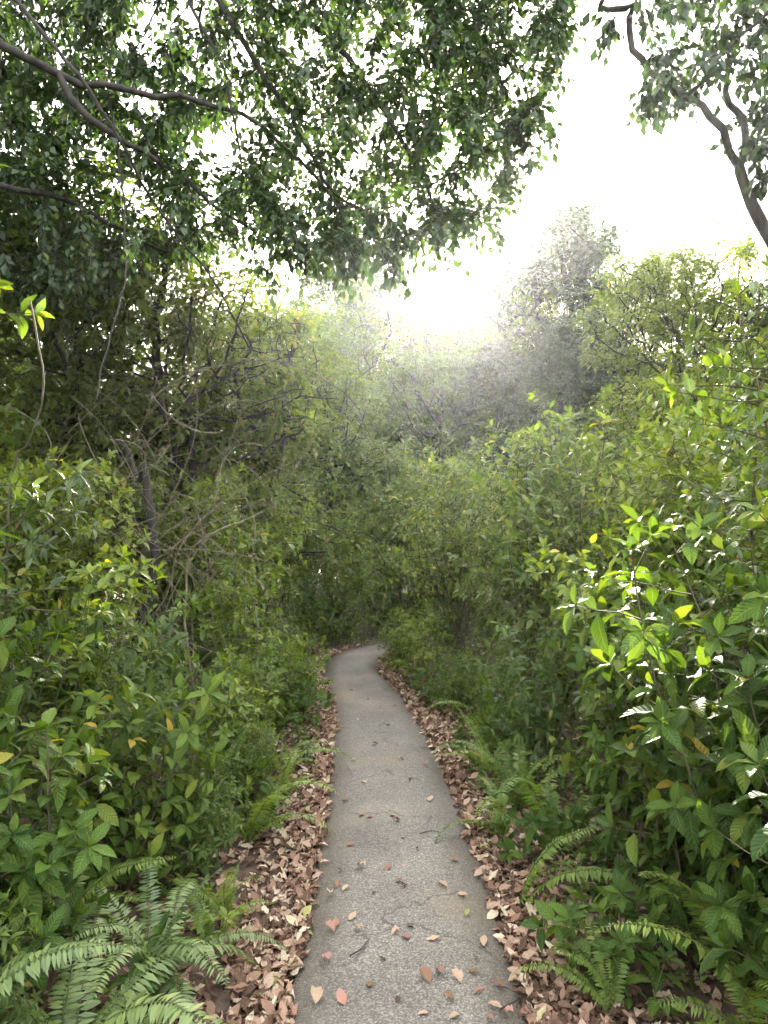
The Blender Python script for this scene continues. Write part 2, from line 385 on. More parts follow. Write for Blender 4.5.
def sprays(pos, par, r, T, size, n_tw, n_lf, tl, rthr, rng, droop=.3, clump=1.2, twigs=True, sizevar=.3):
    """short leafy twigs on the thin branches: leaves sit alternately along each twig"""
    idx = np.where((r < rthr) & (par >= 0))[0]
    cnt = rng.poisson(n_tw * rng.gamma(clump, 1 / clump, len(idx))); idx = np.repeat(idx, cnt); n = len(idx)
    pp = pos[par[idx]]; base = pp + (pos[idx] - pp) * rng.random((n, 1))
    d = nrm(nrm(pos[idx] - pp) * .7 + rng.normal(0, .7, (n, 3)) + np.array((0, 0, -droop)))
    L_ = tl * rng.uniform(.5, 1.3, n)[:, None]; sag = np.array((0, 0, -.25 * droop)) * L_
    k = np.linspace(.15, 1, n_lf)[None, :, None]; k = np.clip(k + rng.normal(0, .05, (n, n_lf, 1)), .05, 1)
    P_ = base[:, None] + d[:, None] * L_[:, None] * k + sag[:, None] * k * k
    sx = nrm(np.cross(d, rng.normal(0, .35, (n, 3)) + (0, 0, 1.)))
    sg = np.where(np.arange(n_lf) % 2 == 0, 1., -1.)[None, :, None]
    D_ = sx[:, None] * sg * .9 + d[:, None] * .75 + rng.normal(0, .28, (n, n_lf, 3)) + np.array((0, 0, -droop * .7)); D_[:, -1] = d + (0, 0, -droop)
    U_ = rng.normal(0, .4, (n, n_lf, 3)) + np.array((0, 0, 1.))
    S_ = (size * (1 + rng.uniform(-sizevar, sizevar, (n, n_lf)))).ravel()
    lf = place(T, P_.reshape(-1, 3), D_.reshape(-1, 3), U_.reshape(-1, 3), S_)
    if not twigs: return lf, None
    # three-sided tapering twigs
    e = base[:, None] + d[:, None] * L_[:, None] * np.array((0, .5, 1.))[None, :, None] + sag[:, None] * np.array((0, .25, 1.))[None, :, None]
    up2 = np.cross(sx, d); rad = np.array((.0028, .002, .0012))[None, :, None, None]
    an = np.array((0, 2.094, 4.188)); ring = np.cos(an)[None, :, None] * sx[:, None] + np.sin(an)[None, :, None] * up2[:, None]
    V = (e[:, :, None] + rad * ring[:, None]).reshape(-1, 3)
    q = []
    for s_ in (0, 3):
        for j in range(3): q.append((s_ + j, s_ + (j + 1) % 3, s_ + 3 + (j + 1) % 3, s_ + 3 + j))
    Q = (np.array(q)[None] + (np.arange(n) * 9)[:, None, None]).reshape(-1, 4)
    return lf, (V, Q, np.zeros((len(V), 2)))
def ellipsoid_pts(rng, c, rad, n, hollow=.3):
    v = nrm(rng.normal(size=(n, 3))) * (hollow + (1 - hollow) * rng.random((n, 1)) ** .5)
    return v * np.asarray(rad) + np.asarray(c)

def make_tree(name, label, cat, seed, H, R_, z0, n_attr, size, per, lmat, bmat, tip=.006, expo=2.2, T=None, step=.3, lean=(0, 0), lobes=6, group=None, rthr=.016, spread=.12, droop=.3, multi=1):
    rng = np.random.default_rng(seed)
    P0, par = [], []
    for q in range(multi):
        a = rng.uniform(0, 6.28); top = np.array((lean[0] + math.cos(a) * R_ * .25 * (multi > 1), lean[1] + math.sin(a) * R_ * .25 * (multi > 1), H * .62))
        trunk = smooth_poly([(.08 * q, 0, -.1), (rng.normal(0, .1) + lean[0] * .3, rng.normal(0, .1) + lean[1] * .3, H * .25), top], step)
        o = len(P0); P0 += list(trunk); par += [-1] + list(range(o, o + len(trunk) - 1))
    at = []
    for k in range(lobes):
        a = rng.uniform(0, 6.28); rr = R_ * rng.uniform(.15, .7); zc = z0 + (H - z0) * rng.uniform(.15, .88)
        wr = R_ * rng.uniform(.35, .6)
        at.append(ellipsoid_pts(rng, (lean[0] + rr * math.cos(a), lean[1] + rr * math.sin(a), zc), (wr, wr, wr * .62), n_attr // lobes, .2))
    at.append(ellipsoid_pts(rng, (lean[0], lean[1], H - R_ * .55), (R_ * .75, R_ * .75, R_ * .6), int(n_attr / lobes * 2.5), .2))
    pos, par = grow(P0, par, np.vstack(at), step, step * 7, step * .95, 120, rng)
    r = radii(par, tip, expo)
    th = empty(name, label, cat, group=group)
    v, q, u = skeleton_mesh(pos, par, r)
    link('trunk', mesh_np('trunk', v, q, u, [bmat]), th)
    (v, q, u), _ = sprays(pos, par, r, T or leaf_far(), size, per / 8., 8, .34, rthr, rng, droop, .45, False)
    link('crown', mesh_np('crown', v, q, u, [lmat]), th)
    return th

# ------------------------------------------------------------------ shrubs with paired leaves on arching stems
def shrub_geo(seed, n_stems, H, spread, LT, leaf, inter, side_p=.6, side_len=.35, start=.2, droopy=.25, stem_r=.006, whorl=5, flat=.7, bare=.12):
    rng = np.random.default_rng(seed); stems = []; pos = []; dr = []; up = []; sz = []
    def axis(p, d, length, r, lev):
        nseg = max(2, int(length / inter)); pts = [p.copy()]; ang = rng.uniform(0, 3.14)
        for i in range(nseg):
            d = nrm(d + rng.normal(0, .085, 3) + np.array((0, 0, .05 if lev == 0 else -.015)))
            p = p + d * inter; pts.append(p.copy()); ang += 1.57 + rng.normal(0, .3)
            f = (i + 1) / nseg
            ax = nrm(np.cross(d, (math.cos(1.3), math.sin(1.3), .2))); bx = np.cross(d, ax)
            if lev == 0 and f > start and rng.random() < side_p and length > .3:
                a2 = rng.uniform(0, 6.28)
                sd = nrm((ax * math.cos(a2) + bx * math.sin(a2)) + d * .6)
                axis(p, sd, side_len * rng.uniform(.5, 1.2) * (1.15 - .5 * f), r * .55, 1)
            if (lev == 0 and f > bare + .1) or lev == 1:
                for s in (0, 3.1416):
                    if rng.random() < .12: continue
                    o = ax * math.cos(ang + s) + bx * math.sin(ang + s)
                    ld = nrm(o + d * .45 + np.array((0, 0, -droopy)) + rng.normal(0, .12, 3))
                    pos.append(p); dr.append(ld); up.append(nrm(np.array((0, 0, 1.)) * flat + d * .5 + rng.normal(0, .22, 3))); sz.append(leaf * rng.uniform(.5, 1.15) * (.75 if f > .85 else 1))
        for k in range(whorl):
            a3 = k * 2.4 + rng.normal(0, .2)
            ld = nrm((ax * math.cos(a3) + bx * math.sin(a3)) + d * rng.uniform(.3, 1.2) + np.array((0, 0, -droopy * .5)))
            pos.append(p); dr.append(ld); up.append(nrm(np.array((0, 0, 1.)) + d + rng.normal(0, .15, 3))); sz.append(leaf * rng.uniform(.45, .85))
        m_ = len(pts); stems.append(tube(pts, np.linspace(r, r * .4, m_), 5 if lev == 0 else 3))
    for s in range(n_stems):
        a = s * 2.4 + rng.normal(0, .4); sp = rng.uniform(.15, 1) * spread
        axis(np.array((math.cos(a) * .06 * sp, math.sin(a) * .06 * sp, -.05)), nrm(np.array((math.cos(a) * sp, math.sin(a) * sp, 1.))), H * rng.uniform(.65, 1.05), stem_r, 0)
    sg = join(stems); lg = place(LT, np.array(pos), np.array(dr), np.array(up), np.array(sz))
    return sg, lg
def make_shrub(name, label, cat, lmat, smat, group=None, **kw):
    th = empty(name, label, cat, group=group); sg, lg = shrub_geo(**kw)
    link('stems', mesh_np('stems', *sg, [smat]), th)
    link('foliage', mesh_np('foliage', *lg, [lmat]), th)
    return th

# ------------------------------------------------------------------ ferns
def frond_mesh(seed, Ln=.75, npin=34, pin=.085, arch=.9, wid=.24, mat=None, curl=.25):
    rng = np.random.default_rng(seed)
    m_ = 22; t = np.linspace(0, 1, m_); th = R(78) - t ** 1.25 * arch * 1.9
    ds = Ln / (m_ - 1); x = np.cumsum(np.cos(th)) * ds; z = np.cumsum(np.sin(th)) * ds
    sw = np.cumsum(rng.normal(0, .012, m_)); pts = np.stack([x, sw * t, z], -1); pts = np.vstack([[0, 0, 0], pts])
    st = tube(pts, np.linspace(.0032, .0009, len(pts)), 4)
    T = leaf_t(S=3, width=wid, widest=.30, fold=.10, droop=curl, tip=.8, pet=0)
    tt_ = np.linspace(.10, .99, npin); ip = tt_ * (len(pts) - 1); i0 = np.minimum(ip.astype(int), len(pts) - 2); fr = (ip - i0)[:, None]
    c = pts[i0] * (1 - fr) + pts[i0 + 1] * fr; tg = nrm(pts[i0 + 1] - pts[i0]); sdv = nrm(np.cross(tg, (0, 0, 1.) + tg * 0)); nv = np.cross(sdv, tg)
    ln = pin * np.sin(np.pi * np.clip(.16 + tt_ * .84, 0, 1)) ** .55 * (1 - .15 * tt_) + .006
    P_, D_, U_, S_ = [], [], [], []
    for s in (1, -1):
        keep = rng.random(npin) > .03
        P_.append(c[keep]); D_.append((sdv * s + tg * .25 + rng.normal(0, .11, (npin, 3)) - nv * .06)[keep]); U_.append((nv + rng.normal(0, .12, (npin, 3)))[keep]); S_.append((ln * rng.uniform(.9, 1.08, npin))[keep])
    lf = place(T, np.vstack(P_), np.vstack(D_), np.vstack(U_), np.concatenate(S_))
    v, q, u = join([st, lf]); mi = np.r_[np.zeros(len(st[1]), int), np.ones(len(lf[1]), int)]
    return mesh_np('frond', v, q, u, [M_GSTEM, mat], mi)
FR = {}
for nm, mt in (('g', M_FERN), ('b', M_FERNB)):
    FR[nm] = [frond_mesh(40 + i + (nm == 'b') * 20, Ln=L_, npin=n_, pin=p_, arch=a_, mat=mt) for i, (L_, n_, p_, a_) in enumerate(
        [(.75, 46, .075, .75), (.85, 52, .078, .95), (.6, 40, .07, .55), (.95, 58, .08, 1.1), (.5, 34, .058, .85)])]
def make_fern(loc, nfr, s, label, seed, kind='g', group=None, cat='fern', az=None, spread=6.28):
    rng = np.random.default_rng(seed)
    th = empty('sword_fern', label, cat, loc, 0, group)
    for i in range(nfr):
        o = link('frond', FR[kind][int(rng.integers(5))], th)
        a = (az if az is not None else 0) + (i / nfr - .5) * spread + rng.normal(0, .18)
        o.rotation_euler = (rng.normal(0, .16), rng.uniform(-.25, .45), a); k = s * rng.uniform(.75, 1.15); o.scale = (k, k, k)
    return th

LT_BIG = leaf_t(S=6, width=.40, widest=.46, fold=.16, droop=.22, tip=.85, wave=.12)
LT_LONG = leaf_t(S=5, width=.27, widest=.42, fold=.15, droop=.35, tip=.9, wave=.05)
LT_MID = leaf_t(S=4, width=.44, widest=.42, fold=.16, droop=.18, tip=.9)
LT_SM = leaf_t(S=2, width=.5, widest=.45, fold=.18, droop=.15)
LT_LIT = leaf_t(S=6, width=.52, widest=.45, fold=.16, droop=-.28, tip=.8, wave=.25, pet=.1)
def gpt(x, y): return (x, y, float(gz(np.array([x]), np.array([y]))[0]))

# ------------------------------------------------------------------ leaf litter
rng = np.random.default_rng(11)
def litter(n, y0, y1, lo, scale, zmax, size):
    y = y0 + (y1 - y0) * rng.random(n) ** 1.35; s = rng.choice([-1, 1], n)
    off = lo + rng.exponential(scale, n) * np.where((s < 0) & (scale < .5), np.where(y > 2.9, .55, .8), 1)
    i = np.clip(np.searchsorted(PL[:, 1], y), 0, nA - 1)
    x = PL[i, 0] + s * off
    d = path_dist(x, y); ok = d > lo * .96; x, y, d = x[ok], y[ok], d[ok]
    n = len(x)
    z = np.maximum(gz(x, y), np.where(d < HW + .04, .012, -1)) + .004 + rng.random(n) ** 2 * zmax * np.clip((d - HW) * 8, .1, 1)
    a = rng.uniform(0, 6.28, n); tl = rng.normal(0, .28, n)
    dd = np.stack([np.cos(a), np.sin(a), tl], -1); up = np.stack([rng.normal(0, .32, n), rng.normal(0, .32, n), rng.choice([1, 1, 1, -1], n)], -1)
    return np.stack([x, y, z], -1), dd, up, size * rng.uniform(.6, 1.25, n)
parts = []
LT_LIT2 = leaf_t(S=6, width=.62, widest=.5, fold=.34, droop=.4, tip=.75, wave=.5, pet=.08)
LT_LIT3 = leaf_t(S=6, width=.42, widest=.42, fold=.5, droop=-.15, tip=.9, wave=.2, pet=.12)
for T in (LT_LIT, LT_LIT2, LT_LIT3):
    parts.append(place(T, *litter(2600, 1.0, 7.5, HW * 1.0, .15, .04, .060)))
    parts.append(place(T, *litter(1300, 6, 13.5, HW * .93, .16, .03, .07)))
    parts.append(place(T, *litter(5200, .5, 11, HW * 1.1, .9, .03, .062)))
o = link('leaf_litter', mesh_np('leaf_litter', *join(parts), [M_LIT])); tag(o, 'thick drift of dry pinkish brown leaves along both edges of the path', 'leaf litter', kind='stuff')

# single fallen leaves on the asphalt
def ground_px(px, py):
    a = (px - 384) / F; b = (512 - py) / F; cp, sp = math.cos(PITCH), math.sin(PITCH)
    dz = sp + b * cp; t = -(CAMZ - .014) / dz
    return a * t, (cp - b * sp) * t
spots = [(362,815,'r'),(370,818,'b'),(392,816,'t'),(396,822,'b'),(364,783,'t'),(403,839,'d'),(388,869,'r'),(361,868,'t'),(399,883,'r'),(404,887,'d'),(374,894,'d'),(442,885,'t'),(345,889,'t'),(337,885,'b'),(330,895,'t'),(336,924,'r'),(330,930,'r'),(352,918,'t'),(326,960,'r'),(411,928,'d'),(396,934,'t'),(406,937,'r'),(484,943,'t'),(467,914,'g'),(440,975,'r'),(425,980,'b'),(473,972,'b'),(457,980,'t'),(424,1015,'t'),(455,1017,'t'),(479,992,'r'),(494,1007,'t'),(449,1000,'b'),(500,985,'b'),(476,958,'d'),(359,931,'t'),(308,934,'g'),(324,863,'t'),(318,840,'b'),(430,800,'t'),(410,780,'d'),(352,760,'t'),(375,745,'b'),(401,760,'t'),(345,800,'r'),(455,860,'b'),(462,895,'t'),(418,850,'d'),(350,845,'b'),(383,960,'d'),(432,940,'t'),(370,985,'b'),(342,1000,'r'),(316,1000,'t'),(398,1002,'d'),(508,1015,'r'),(490,1018,'b'),(315,905,'b'),(340,870,'d'),(358,720,'t'),(388,725,'b'),(368,700,'t'),(395,706,'d'),(352,690,'t'),(425,765,'r')]
LCOL = {'r': ('pinkish red', (.30, .155, .12)), 'b': ('mid brown', (.20, .11, .07)), 't': ('pale tan', (.42, .29, .20)), 'd': ('small dark brown', (.07, .045, .03)), 'g': ('greenish yellow', (.28, .30, .09))}
LM = {k_: litter_mat('fallen_leaf_' + v_[0].replace(' ', '_'), [(0, v_[1]), (1, tuple(c * 1.05 for c in v_[1]))]) for k_, v_ in LCOL.items()}
LMESH = {}
for k_ in LCOL:
    for j, T in enumerate((LT_LIT, LT_LIT2, LT_LIT3)):
        v, q, u = place(T, [(0, -.5, 0)], [(0, 1, 0)], [(0, 0, 1)], 1.0)
        v[:, 2] -= v[:, 2].min(); LMESH[k_, j] = mesh_np('fallen_leaf', v, q, u, [LM[k_]])
rl = random.Random(3)
HERO_LEAF = {(388,869): 'reddish fallen leaf alone near the middle of the path', (326,960): 'reddish fallen leaf by the left path edge, close to the camera', (424,1015): 'rounded pale tan leaf at the very bottom centre of the path', (336,924): 'pinkish leaf, larger of the cluster left of the path middle', (484,943): 'pale tan leaf near the right path edge, above the right corner cluster', (442,885): 'tan curled leaf alone on the right half of the path', (362,815): 'reddish leaf of the small heap in the upper path middle', (411,928): 'dark curled leaf at the top of the trio in the path middle', (392,816): 'pale tan leaf just right of the reddish heap in the upper path'}
for (px, py, k_) in spots:
    x, y = ground_px(px, py)
    o = bpy.data.objects.new('fallen_leaf', LMESH[k_, rl.randrange(3)]); C.objects.link(o)
    s = .062 * rl.uniform(.75, 1.2) * (.6 if k_ == 'd' else 1)
    o.location = (x, y, .0165); o.scale = (s, s, s * .8); o.rotation_euler = (rl.uniform(-.12, .12), rl.uniform(-.12, .12), rl.uniform(0, 6.28))
    where = 'near the camera' if py > 930 else 'in the middle stretch' if py > 840 else 'in the far stretch'
    sd_ = 'left half' if px < 384 else 'right half'
    h_ = HERO_LEAF.get((px, py))
    tag(o, h_ or f'{LCOL[k_][0]} fallen leaf on the {sd_} of the path, {where}', 'fallen leaf', None if h_ else f'{LCOL[k_][0]} leaves on the {sd_} of the path {where}')
# twigs
for pts_, lab in (([(500, 1012), (515, 1003), (530, 990)], 'thin dark twig lying at the bottom right path edge'), ([(350, 958), (362, 950), (370, 940)], 'fine dark twig lying flat on the left of the path'), ([(420, 835), (432, 832), (440, 834)], 'tiny thin twig lying across the path middle')):
    pp = np.array([(*ground_px(*q), .022) for q in pts_]); pp = smooth_poly(pp, .02); pp[:, 2] += np.random.default_rng(1).normal(0, .0015, len(pp))
    tag(link('twig', mesh_np('twig', *tube(pp, np.linspace(.0035, .0015, len(pp)), 5), [M_BARK])), lab, 'twig')

# ------------------------------------------------------------------ the tree that overhangs the path from the left
def in_poly(x, y, poly):
    c = np.zeros(len(x), bool); n_ = len(poly)
    for i in range(n_):
        x1, y1 = poly[i]; x2, y2 = poly[(i + 1) % n_]
        h = ((y1 > y) != (y2 > y)) & (x < (x2 - x1) * (y - y1) / (y2 - y1 + 1e-9) + x1); c ^= h
    return c
def attractors(poly, d0, d1, n, rng, holes=()):
    xs = [p_[0] for p_ in poly]; ys = [p_[1] for p_ in poly]; out = []
    while len(out) < n:
        x = rng.uniform(min(xs), max(xs), 4000); y = rng.uniform(min(ys), max(ys), 4000)
        k_ = in_poly(x, y, poly)
        for (hx, hy, hr, keep) in holes: k_ &= (np.hypot(x - hx, y - hy) > hr) | (rng.random(4000) < keep)
        for a, b in zip(x[k_], y[k_]): out.append(P(a, b, rng.uniform(d0, d1)))
    return np.array(out[:n])
rng = np.random.default_rng(21)
trunk_pts = [(-3.7, 4.6, -.1), (-3.65, 4.6, 2.0), (-3.5, 4.6, 3.6), (-3.2, 4.5, 5.6), (-2.7, 4.5, 7.0)]
limbs = [
    [(-3.5, 4.6, 3.6), P(-60, 20, 4.7), P(0, 45, 4.8), P(60, 76, 5.0), P(130, 90, 5.1), P(200, 100, 5.3), P(265, 128, 5.6), P(330, 195, 6.0)],
    [P(60, 76, 5.0), P(85, 118, 5.0), P(130, 142, 5.2), P(161, 161, 5.4), P(208, 198, 5.7), P(272, 245, 6.0)],
    [(-2.7, 4.5, 7.0), P(120, -170, 5.4), P(218, 0, 5.5), P(245, 47, 5.6), P(291, 115, 5.8), P(333, 193, 6.1), P(368, 214, 6.3)],
    [P(120, -170, 5.4), P(240, -90, 5.8), P(286, 0, 6.0), P(338, 47, 6.1), P(400, 135, 6.4), P(440, 220, 6.7)],
    [P(120, -170, 5.4), P(192, 0, 5.2), P(224, 78, 5.3), P(245, 198, 5.6)],
    [P(240, -90, 5.8), P(370, -40, 6.0), P(440, 20, 6.2), P(490, 70, 6.5), P(515, 120, 6.8)],
    [(-3.65, 4.6, 2.6), P(-80, 200, 4.8), P(20, 190, 5.1), P(90, 215, 5.6), P(170, 250, 6.2)],
]
seeds = []; spar = []; stag = []
def add_poly(pts, tagv, attach=True):
    pl = smooth_poly(pts, .16)
    if attach and seeds:
        D = np.linalg.norm(np.array(seeds) - pl[0], axis=1); pidx = int(D.argmin()); pl = pl[1:]
    else: pidx = -1
    for q in pl:
        jit = rng.normal(0, .018, 3) if tagv else 0
        seeds.append(q + jit); spar.append(pidx); stag.append(tagv); pidx = len(seeds) - 1
add_poly(trunk_pts, 0, False)
for i, l_ in enumerate(limbs): add_poly(l_, i + 1)
polyA = [(-160, -260), (560, -260), (585, 0), (572, 50), (540, 85), (562, 150), (515, 180), (505, 225), (470, 210), (460, 250), (420, 232), (402, 284), (370, 255), (335, 285), (305, 252), (268, 285), (240, 240), (150, 262), (60, 300), (-160, 300)]
at = attractors(polyA, 5.1, 8.0, 4600, rng, [(160, 30, 40, .25), (262, 95, 45, .3), (290, 20, 26, .35), (225, 150, 40, .35), (360, 70, 22, .3), (455, 170, 30, .5), (120, 190, 30, .5)])
pos, par = grow(seeds, spar, at, .13, .9, .17, 140, rng)
r = radii(par, .0032, 2.15)
nS = len(seeds); stag = np.array(stag)
# minimum girth of the limbs follows their length
lim_r = np.zeros(len(pos))
for tg_, (ra, rb) in {0: (.17, .10), 1: (.045, .012), 2: (.028, .009), 3: (.045, .012), 4: (.036, .011), 5: (.022, .007), 6: (.034, .010), 7: (.028, .008)}.items():
    ix = np.where(stag == tg_)[0]; lim_r[ix] = np.linspace(ra, rb, len(ix))
r[:nS] = np.maximum(np.minimum(r[:nS], lim_r[:nS] * 1.5), lim_r[:nS])
over = empty('broadleaf_tree', 'big overhanging tree spreading dark leafy branches across the top left of the sky', 'tree')
for tg_ in range(len(limbs) + 1):
    ix = np.where(stag == tg_)[0]; p0 = spar[ix[0]]
    pts = pos[ix] if p0 < 0 else np.vstack([pos[p0][None], pos[ix]]); rr = r[ix] if p0 < 0 else np.r_[r[ix[0]], r[ix]]
    link('trunk' if tg_ == 0 else 'limb', mesh_np('limb', *tube(pts, rr, 8), [M_BARK]), over)
tp, tpar = pos, par.copy()
tw = []
main = {}
for i in range(nS, len(pos)): main.setdefault(par[i], []).append(i)
def chain_from(i):
    ch = [par[i], i]
    while ch[-1] in main:
        ks = sorted(main[ch[-1]], key=lambda c: -r[c]); nxt.extend(ks[1:]); ch.append(ks[0])
    return ch
nxt = [i for i in range(nS, len(pos)) if par[i] < nS]
while nxt:
    ch = chain_from(nxt.pop()); rr = r[ch].copy(); rr[0] = rr[1]; tw.append(tube(pos[ch], np.minimum(rr, .022), 4 if rr[1] > .008 else 3))
link('branches', mesh_np('branches', *join(tw), [M_BARK]), over)
ok_par = par.copy(); ok_par[:nS] = -1
LT_CAN = leaf_t(S=2, width=.52, widest=.48, fold=.14, droop=.2)
lf, tg2 = sprays(pos, ok_par, r, LT_CAN, .090, 2.5, 7, .24, .012, rng, .5, .8)
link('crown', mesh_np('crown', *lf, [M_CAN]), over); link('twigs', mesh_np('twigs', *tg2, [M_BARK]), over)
print('overhang nodes', len(pos))

# ------------------------------------------------------------------ the slender forked tree at the upper right
rng = np.random.default_rng(8)
seeds = []; spar = []; stag = []
add_poly([(4.9, 6.0, -.1), (4.75, 6.0, 1.8), P(812, 330, 6.0), P(782, 262, 6.0), P(752, 205, 6.0), P(739, 168, 6.0)], 0, False)
add_poly([P(739, 168, 6.0), P(722, 132, 6.0), P(700, 104, 5.9), P(665, 84, 5.9), P(640, 62, 5.8), P(628, 38, 5.8), P(630, 8, 5.7), P(612, 6, 5.6), P(600, 12, 5.6), P(608, -14, 5.5), P(620, -60, 5.4)], 1)
add_poly([P(739, 168, 6.0), P(748, 135, 6.05), P(737, 108, 6.1), P(726, 92, 6.1), P(735, 40, 6.2), P(750, -30, 6.2)], 2)
add_poly([P(690, 97, 5.9), P(720, 60, 5.7), P(760, 20, 5.5), P(800, -40, 5.4)], 3)
polyB = [(640, -120), (900, -120), (900, 60), (800, 160), (768, 130), (760, 75), (715, 75), (705, 112), (682, 116), (662, 98), (634, 92), (632, 50), (652, 50), (655, 10)]
at = attractors(polyB, 5.0, 6.7, 420, rng, [(705, 60, 16, .2), (728, 118, 34, .05), (690, 100, 14, .2)])
at = np.vstack([at, attractors([(590, -60), (640, -60), (640, 30), (612, 40)], 5.3, 6, 16, rng)])
pos, par = grow(seeds, spar, at, .12, .8, .2, 80, rng)
r = radii(par, .0035, 2.2); stag = np.array(stag); nS = len(seeds)
lim_r = np.zeros(nS)
for tg_, (ra, rb) in {0: (.062, .048), 1: (.036, .018), 2: (.036, .017), 3: (.018, .009)}.items():
    ix = np.where(stag == tg_)[0]; lim_r[ix] = np.linspace(ra, rb, len(ix)) * (1 + rng.normal(0, .05, len(ix)))
r[:nS] = lim_r
fork = empty('forked_tree', 'slender tree with a forked bare trunk leaning in at the upper right edge', 'tree')
for tg_ in range(4):
    ix = np.where(stag == tg_)[0]; p0 = spar[ix[0]]
    pts = pos[ix] if p0 < 0 else np.vstack([pos[p0][None], pos[ix]]); rr = r[ix] if p0 < 0 else np.r_[r[ix[0]], r[ix]]
    link('trunk' if tg_ == 0 else 'limb', mesh_np('limb', *tube(pts, rr, 9), [M_BARKG]), fork)
main = {}
for i in range(nS, len(pos)): main.setdefault(par[i], []).append(i)
tw = []; nxt = [i for i in range(nS, len(pos)) if par[i] < nS]
while nxt:
    ch = chain_from(nxt.pop()); rr = r[ch].copy(); rr[0] = rr[1]; tw.append(tube(pos[ch], np.minimum(rr, .012), 3))
link('branches', mesh_np('branches', *join(tw), [M_BARKG]), fork)
ok_par = par.copy(); ok_par[:nS] = -1
lf, tg2 = sprays(pos, ok_par, r, leaf_t(S=2, width=.5, widest=.5, fold=.12, droop=.25), .11, 2.2, 6, .26, .011, rng, .8, .8)
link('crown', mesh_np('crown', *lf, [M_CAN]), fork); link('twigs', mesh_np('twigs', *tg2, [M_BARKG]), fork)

# ------------------------------------------------------------------ trees behind the thicket
T4 = leaf_far(.55)
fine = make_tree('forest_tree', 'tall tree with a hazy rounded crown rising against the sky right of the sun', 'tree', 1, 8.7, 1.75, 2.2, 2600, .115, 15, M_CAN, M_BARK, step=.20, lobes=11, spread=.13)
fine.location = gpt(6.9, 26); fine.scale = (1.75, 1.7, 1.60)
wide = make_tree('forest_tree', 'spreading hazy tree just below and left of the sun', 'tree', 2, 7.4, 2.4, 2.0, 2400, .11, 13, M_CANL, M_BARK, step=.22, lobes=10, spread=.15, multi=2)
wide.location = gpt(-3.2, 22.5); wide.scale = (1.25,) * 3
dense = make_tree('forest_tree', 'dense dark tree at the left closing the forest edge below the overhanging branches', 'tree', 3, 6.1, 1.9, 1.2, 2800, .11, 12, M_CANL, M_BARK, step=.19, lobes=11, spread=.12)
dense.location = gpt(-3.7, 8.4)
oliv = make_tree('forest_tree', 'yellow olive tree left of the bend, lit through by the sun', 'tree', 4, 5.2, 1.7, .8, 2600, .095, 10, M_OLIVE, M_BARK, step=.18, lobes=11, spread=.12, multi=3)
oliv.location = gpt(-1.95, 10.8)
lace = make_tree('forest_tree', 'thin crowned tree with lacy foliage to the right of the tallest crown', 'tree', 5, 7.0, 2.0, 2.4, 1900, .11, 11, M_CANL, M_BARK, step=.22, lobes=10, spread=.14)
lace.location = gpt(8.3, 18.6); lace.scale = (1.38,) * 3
H = [
 (wide, 8.6, 22.6, 1.0, 1.45, 'hazy tree standing behind the gap between the tall crown and the lacy tree'),
 (fine, 10.5, 18.5, 2.1, 1.0, 'rounded tree at the right frame edge behind the bright shrubs'),
 (dense, 6.5, 26.5, .4, (1.55, 1.55, 1.95), 'dark rounded crown filling the lower half of the tallest tree right of the sun'),
 (oliv, 2.5, 24.5, 1.7, 1.75, 'olive brown tree directly under the sun glare'),
 (dense, -1.2, 14.8, 2.2, .90, 'dark green tree left of the far end of the path'),
 (lace, -3.2, 13.4, 1.1, .88, 'pale lit tree between the dark left tree and the bend'),
 (wide, -5.4, 11.4, 2.7, .85, 'dim tree deep behind the left thicket'),
 (oliv, -2.5, 9.0, 4.4, 1.04, 'olive lit tree between the dark left tree and the yellow olive tree', ),
 (dense, -5.2, 6.6, 0.6, .92, 'dark tree at the left frame edge under the big limb'),
 (oliv, 4.4, 11.6, .5, .85, 'olive shrubby tree behind the tall right thicket'),
 (dense, 5.2, 9.4, 1.9, .74, 'dense dark tree behind the right shrubs'),
 (lace, 1.6, 20.5, .3, 1.05, 'pale far tree seen through the gap right of the sun'),
]
for src, x, y, rz, s, lab in H: dup(src, gpt(x, y), rz, s, lab, 'tree')
rl = random.Random(12)
far_spots = []
for k_ in range(34):
    y = rl.uniform(22, 40); x = rl.uniform(-.68, .68) * y
    if all((x - a) ** 2 + (y - b) ** 2 > 4 for a, b in far_spots): far_spots.append((x, y))
for x, y in far_spots:
    src = rl.choice([fine, wide, lace, dense]); top = {fine: 8.7, wide: 7.4, lace: 7.0, dense: 6.1}[src]
    px = x / y; lim = 1.6 + y * (.30 + .03 * math.sin(px * 9) - (.06 if -.25 < px < .1 else 0))
    dup(src, gpt(x, y), rl.uniform(0, 6.28), (lim / top) * rl.uniform(.82, 1.0), 'faint hazy tree in the far forest wall beyond the bend', 'tree', 'trees of the far forest wall')
for x, y in ((-8.5, 9), (-9.5, 14), (-7.5, 17), (-11, 20), (9.5, 10.5), (11.5, 16), (12.5, 20), (8.5, 6.5), (-7.2, 4.2), (10, 18.5)):
    dup(rl.choice([fine, dense, wide]), gpt(x, y), rl.uniform(0, 6.28), rl.uniform(.75, .95), 'tree standing deep in the woods off to the side of the path', 'tree', 'trees deep in the woods at the sides')

